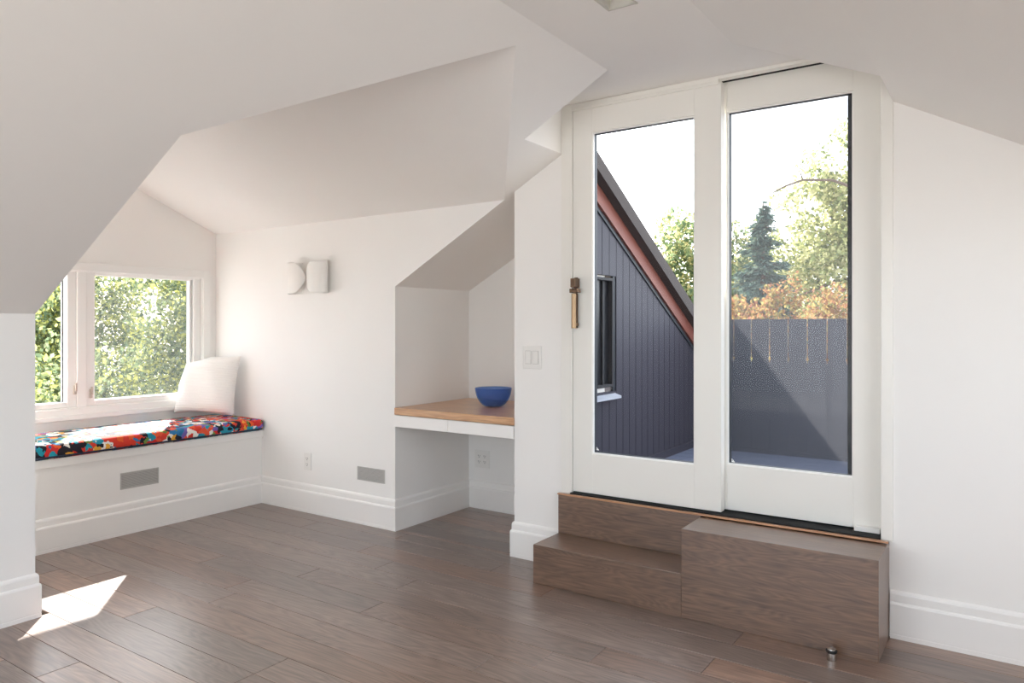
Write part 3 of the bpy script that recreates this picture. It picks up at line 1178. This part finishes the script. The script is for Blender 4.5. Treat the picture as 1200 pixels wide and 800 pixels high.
fence = empty('fence', (-0.9, 5.62, ZD))
FW, FG, FZ = 0.1345, 0.010, 1.309
xs = -1.757 - 3 * FW
fme = None
k = 0
while xs < 1.55:
    if fme is None:
        w = FW - FG
        hz = 1.012
        fq = FG / 2 - .0004
        poly = [(-fq, ZD), (w + fq, ZD), (w + fq, hz - .03), (w, hz - .028), (w, hz - .012), (w - .006, hz - .004), (w - .006, hz + .006), (w, hz + .014), (w, FZ), (0, FZ), (0, hz + .014), (.006, hz + .006), (.006, hz - .004), (0, hz - .012), (0, hz - .028), (-fq, hz - .03)]
        fo = MB().prism(poly, 'y', 5.60, 5.622).build('fence_board', FENCEP)
        fme = fo.data
    else:
        fo = link('fence_board', fme)
    fo.location = (xs + FG / 2, 0, 0)
    fo.parent = fence
    fo.matrix_parent_inverse = Matrix.Translation(-Vector(fence.location))
    xs += FW
    k += 1
fb = [MB().box(-2.16, 1.55, 5.6225, 5.640, ZD, 0.985).build('backing_panel', FENCEP),
      MB().box(-2.055, 1.55, 5.585, 5.5995, ZD, ZD + 0.03).build('base_rail', FENCEP)]
adopt(fence, *fb)
tag(fence, 'blue-grey deck fence of vertical boards with narrow slits between them', 'fence')

# gable wing: siding, rake board, roof, window
wing = empty('gable_wing', (-2.15, 4.6, ZD))
XS = -2.08


def z_fr(y):
    return 2.010 - 0.545 * (y - 3.93)


parts = []
BWd = 0.098
y = YW + 0.152
i = 0
WY = (3.66, 4.188, 0.872, 1.558)
while y < 5.60:
    y1 = min(y + BWd - .006, 5.60)
    for (za, zb) in ([(ZD + .05, None)] if (y1 < WY[0] or y > WY[1]) else [(ZD + .05, WY[2] - .03), (WY[3] + .015, None)]):
        t0 = z_fr(y) if zb is None else zb
        t1 = z_fr(y1) if zb is None else zb
        if t1 > za:
            parts.append(MB().prism([(y, za), (y1, za), (y1, t1), (y, t0)], 'x', XS - .02, XS).build('siding_board', SIDING))
    y += BWd
    i += 1
bw = MB()
bw.prism([(YW + .15, ZD - .2), (5.60, ZD - .2), (5.60, z_fr(5.60)), (4.20, z_fr(4.20)), (4.20, WY[2] - .03), (WY[0], WY[2] - .03), (WY[0], z_fr(WY[0])), (YW + .15, z_fr(YW + .15))], 'x', XS - .024, XS - .008)
bw.prism([(WY[0], WY[3] + .015), (4.20, WY[3] + .015), (4.20, z_fr(4.20)), (WY[0], z_fr(WY[0]))], 'x', XS - .024, XS - .008)
parts.append(bw.build('wall_sheathing', GASKET))
parts.append(MB().box(XS, XS + .02, YW + .152, 5.60, ZD, ZD + .05).build('skirting_board', SIDING))
parts.append(MB().box(-3.4, -2.235, 5.50, 5.60, ZD - .2, z_fr(5.6)).build('end_wall', SIDING))
ya, yb = YW + .16, 5.595
parts.append(MB().prism([(ya, z_fr(ya) - .004), (yb, z_fr(yb) - .004), (yb, z_fr(yb) + .105), (ya, z_fr(ya) + .105)], 'x', XS - .02, XS + .026).build('rake_board', RUST))
parts.append(MB().prism([(ya, z_fr(ya) - .035), (5.60, z_fr(5.60) - .035), (5.60, z_fr(5.60) - .005), (ya, z_fr(ya) - .005)], 'x', XS + .0005, XS + .010).build('gap_shadow_strip', GASKET))  # dark strip standing in for the gap shadow under the rake board
parts.append(MB().prism([(ya, z_fr(ya) + .106), (yb, z_fr(yb) + .106), (yb, z_fr(yb) + .205), (ya, z_fr(ya) + .205)], 'x', -3.6, XS + .085).build('roof', SHINGLE))
wf = MB().ring('x', WY[0], WY[1], WY[2], WY[3], 0.018, XS - .05, XS + .004, 0.002).build('window_frame', DARKFR)
pn = MB().box(XS - .034, XS - .028, WY[0] + .018, WY[1] - .018, WY[2] + .018, WY[3] - .018).build('pane', DARKPANE)
ml = MB().box(XS - .027, XS - .015, 4.075, 4.095, WY[2] + .018, WY[3] - .018).build('mullion', DARKFR)
sl_ = MB().prism([(XS - .02, 0.835), (XS + .045, 0.815), (XS + .045, 0.800), (XS - .02, 0.800)], 'y', WY[0] - .02, WY[1] + .028).build('window_sill', SILLM)
parts += [wf, ml, sl_]
adopt(wing, *parts)
pn.parent = wf
tag(wing, 'dark blue-grey boarded gable wing with rust-red rake board and small window', 'building')

# ground far below, kept pale so that it bounces light onto the ceilings
struct(MB().box(-60, 60, -60, 60, -4.6, -4.5).build('ground', BOUNCE_GROUND))


# ------------------------------------------------------------------ trees
def leaf_mesh(name, C, size, seed, aspect=0.6, flat=0.0, dirs=None):
    rs_ = np.random.RandomState(seed)
    n = len(C)
    d = rs_.normal(size=(n, 3)) if dirs is None else dirs + rs_.normal(size=(n, 3)) * 0.25
    d /= np.linalg.norm(d, axis=1)[:, None]
    e = rs_.normal(size=(n, 3))
    e -= (e * d).sum(1)[:, None] * d
    e /= np.linalg.norm(e, axis=1)[:, None]
    s = size * rs_.uniform(0.6, 1.3, size=(n, 1))
    nn = np.cross(d, e)
    v = np.stack([C - d * s * .5, C + e * s * aspect * .5 + nn * s * .08, C + d * s * .5, C - e * s * aspect * .5 + nn * s * .08], 1).reshape(-1, 3)
    me = bpy.data.meshes.new(name)
    me.vertices.add(4 * n)
    me.vertices.foreach_set('co', v.astype(np.float32).ravel())
    me.loops.add(4 * n)
    me.loops.foreach_set('vertex_index', np.arange(4 * n, dtype=np.int32))
    me.polygons.add(n)
    me.polygons.foreach_set('loop_start', np.arange(0, 4 * n, 4, dtype=np.int32))
    me.update(calc_edges=True)
    return me


def tree(name, base, height, blobs, n, size, mat, seed, label, cat='tree', group=None, trunk_r=0.12, limbs=()):
    """blobs: crown lumps (x, y, z, r) in world space; leaves sit near the shells of random sub-lumps."""
    rs_ = np.random.RandomState(seed)
    root = empty(name, base)
    sub = []
    tot = sum(b[3] ** 2 for b in blobs)
    for bx_, by_, bz_, br in blobs:
        for q in range(max(6, int(46 * br * br / tot * len(blobs)))):
            v = rs_.normal(size=3)
            v /= np.linalg.norm(v)
            rad = br * rs_.uniform(0.35, 0.95)
            sub.append((bx_ + v[0] * rad, by_ + v[1] * rad, bz_ + v[2] * rad, br * rs_.uniform(0.16, 0.34)))
    sub = np.array(sub)
    idx = rs_.choice(len(sub), n, p=sub[:, 3] ** 2 / (sub[:, 3] ** 2).sum())
    v = rs_.normal(size=(n, 3))
    v /= np.linalg.norm(v, axis=1)[:, None]
    C = sub[idx, :3] + v * sub[idx, 3:4] * rs_.uniform(0.3, 1.05, size=(n, 1)) ** 0.6
    fol = link('foliage', leaf_mesh('foliage', C, size, seed + 1), mat)
    fol['kind'] = 'stuff'
    m = MB()
    bx_, by_, bz_ = base
    tops = sorted(blobs, key=lambda b: -b[3])[0]
    m.tube([(bx_, by_, bz_), (bx_ + .05, by_, bz_ + height * .4), (tops[0], tops[1], tops[2])], [trunk_r, trunk_r * .75, trunk_r * .35], 8)
    tr = m.build('trunk', BARK, None, True)
    ps = [fol, tr]
    for q in range(min(7, len(sub))):
        s_ = sub[rs_.randint(len(sub))]
        st = Vector((tops[0], tops[1], tops[2] - tops[3] * .6))
        en = Vector(s_[:3])
        mid = (st + en) / 2 + Vector((0, 0, .12 * tops[3]))
        ps.append(MB().tube([st, mid, en], [trunk_r * .34, trunk_r * .24, trunk_r * .1], 6).build('branch', BARK, None, True))
    for pts, r in limbs:
        ps.append(MB().tube(pts, r, 6).build('branch', BARK, None, True))
    adopt(root, *ps)
    return tag(root, label, cat, group)


GZ = -4.5
tree('deciduous_tree', (-3.3, 21.0, GZ), 8, [(-4.2, 21.0, 4.3, 1.45), (-3.3, 21.0, 5.1, 1.6), (-5.0, 20.6, 2.7, 1.3), (-3.8, 20.5, 2.5, 1.7), (-2.3, 21.0, 3.8, 2.0), (-4.5, 20.4, 0.9, 1.5),
                                              (-2.8, 20.5, 0.9, 1.7), (-1.4, 21.0, 2.0, 1.8)],
     30000, 0.15, LEAF_MAPLE, 3, 'tall pale yellow-green tree with a bowed bare branch beyond the deck fence', trunk_r=0.22,
     limbs=[([(-4.77, 18.2, 4.50), (-4.45, 18.2, 4.64), (-4.05, 18.2, 4.74), (-3.42, 18.3, 4.68), (-2.7, 19.2, 4.4), (-2.4, 20.9, 3.4)], [0.014, 0.022, 0.026, 0.032, 0.05, 0.08]),
            ([(-4.05, 18.2, 4.74), (-4.15, 18.2, 5.0)], [0.016, 0.008])])
tree('deciduous_tree', (-5.6, 15.2, GZ), 7, [(-5.3, 15.2, 2.8, 1.2), (-6.2, 15.0, 1.9, 1.1), (-4.6, 15.0, 1.7, 1.1), (-5.4, 15.0, 0.8, 1.4), (-6.5, 15.0, 0.6, 1.1), (-4.2, 15.2, 0.6, 1.1)],
     22000, 0.115, LEAF_GREEN, 8, 'round green and gold tree seen past the sloping rake of the gable wing', trunk_r=0.16)
tree('deciduous_tree', (-7.4, 25.0, GZ), 7, [(-7.3, 25.0, 2.4, 1.5), (-6.0, 25.0, 1.8, 1.5), (-8.6, 25.2, 1.6, 1.4), (-7.0, 25.0, 0.6, 1.8)],
     11000, 0.16, LEAF_MAPLE, 14, 'low pale tree behind the pointed spruce', trunk_r=0.16)


def spruce(base, top, rmax, seed, label):
    rs_ = np.random.RandomState(seed)
    root = empty('spruce_tree', base)
    C, D = [], []
    bx_, by_, bz_ = base
    H = top - bz_
    ps = [MB().tube([(bx_, by_, bz_), (bx_, by_, bz_ + H * .5), (bx_, by_, top)], [0.13, 0.09, 0.012], 8).build('trunk', BARK, None, True)]
    br = MB()
    z = top - 0.12
    while z > -1.2:
        f = (top - z)
        rad = min(rmax, 0.07 + 0.34 * f)
        nb = 5 + int(f * 1.2)
        for q in range(nb):
            a_ = 2 * math.pi * rs_.rand()
            L_ = rad * rs_.uniform(0.55, 1.15)
            zz = z + rs_.uniform(-0.08, 0.08)
            dx, dy = math.cos(a_), math.sin(a_)
            dr = rs_.uniform(0.12, 0.30)
            br.tube([(bx_, by_, zz), (bx_ + dx * L_ * .6, by_ + dy * L_ * .6, zz - dr * L_ * .7), (bx_ + dx * L_, by_ + dy * L_, zz - dr * L_ * .8)], [0.014, 0.009, 0.004], 4)
            for w in range(int(22 + 95 * L_)):
                t_ = rs_.uniform(0.05, 1.0)
                spread = 0.20 * L_ * (1.15 - t_) + 0.03
                C.append((bx_ + dx * L_ * t_ + rs_.normal() * spread * .7, by_ + dy * L_ * t_ + rs_.normal() * spread * .7, zz - dr * L_ * min(.8, t_ * 1.15) + rs_.normal() * .04 - .02))
                D.append((dx + rs_.normal() * .5, dy + rs_.normal() * .5, -0.35))
        z -= 0.115
    brn = br.build('branches', BARK)
    brn['kind'] = 'stuff'
    fol = link('needles', leaf_mesh('needles', np.array(C), 0.13, seed, 0.28, dirs=np.array(D)), LEAF_SPRUCE)
    fol['kind'] = 'stuff'
    adopt(root, *(ps + [brn, fol]))
    return tag(root, label, 'tree')


spruce((-3.37, 12.3, GZ), 3.30, 0.9, 21, 'slim blue-green spruce with a pointed top beyond the deck fence')
AUT = [(-2.72, 8.4, 1.28, .36), (-2.86, 9.5, 1.32, .38), (-2.62, 10.6, 1.58, .42), (-1.56, 8.4, 1.30, .38), (-1.66, 9.5, 1.42, .40), (-1.40, 10.6, 1.50, .42), (-0.45, 8.4, 1.30, .38)]
for i, (x, y, z, r) in enumerate(AUT):
    tree('autumn_shrub', (x, y, GZ), 5, [(x, y, z, r), (x + .05, y, z - .5, r * 1.1), (x - .05, y, z - 1.0, r * 1.1)], 3400, 0.065, LEAF_AUTUMN, 40 + i,
         'orange and gold autumn shrub in the thicket right behind the deck fence', 'shrub', 'autumn shrubs behind the deck fence', trunk_r=0.05)
# screen of leaves beyond the bay window
HED = [((-9.4, 2.9), 9.0, 'leafy green tree beyond the bay window, through the sash beside the knee wall'), ((-12.6, 5.6), 9.4, 'leafy green tree beyond the bay window, behind the centre mullion'),
       ((-9.4, 6.5), 9.2, 'leafy green tree beyond the bay window, through the sash beside the throw pillow')]
for i, (x, y, lab) in enumerate(((-16.2, 5.0, 'dense tree filling the gaps behind the hedge trees, seen towards the knee wall'), (-16.2, 11.2, 'dense tree filling the gaps behind the hedge trees, seen towards the throw pillow'))):
    tree('background_tree', (x, y, GZ), 5, [(x, y, 2.0, 1.6), (x, y + 1.3, 0.8, 1.6), (x, y - 1.3, 0.8, 1.6), (x, y + 1.0, 2.3, 1.2), (x, y - 1.0, 2.3, 1.2), (x, y, -0.8, 1.7)],
         22000, 0.12, LEAF_HEDGE, 80 + i, lab, 'tree', trunk_r=0.15)
for i, ((x, y), _, lab) in enumerate(HED):
    tree('hedge_tree', (x, y, GZ), 5, [(x, y, 1.7, 1.05), (x + .2, y + .4, 0.5, 1.15), (x - .2, y - .5, 0.4, 1.15), (x, y + .6, 1.7, .9), (x, y - .6, 1.6, .9), (x, y, -0.6, 1.2)],
         34000, 0.075, LEAF_HEDGE, 60 + i, lab, 'tree', 'trees beyond the bay window', trunk_r=0.12)
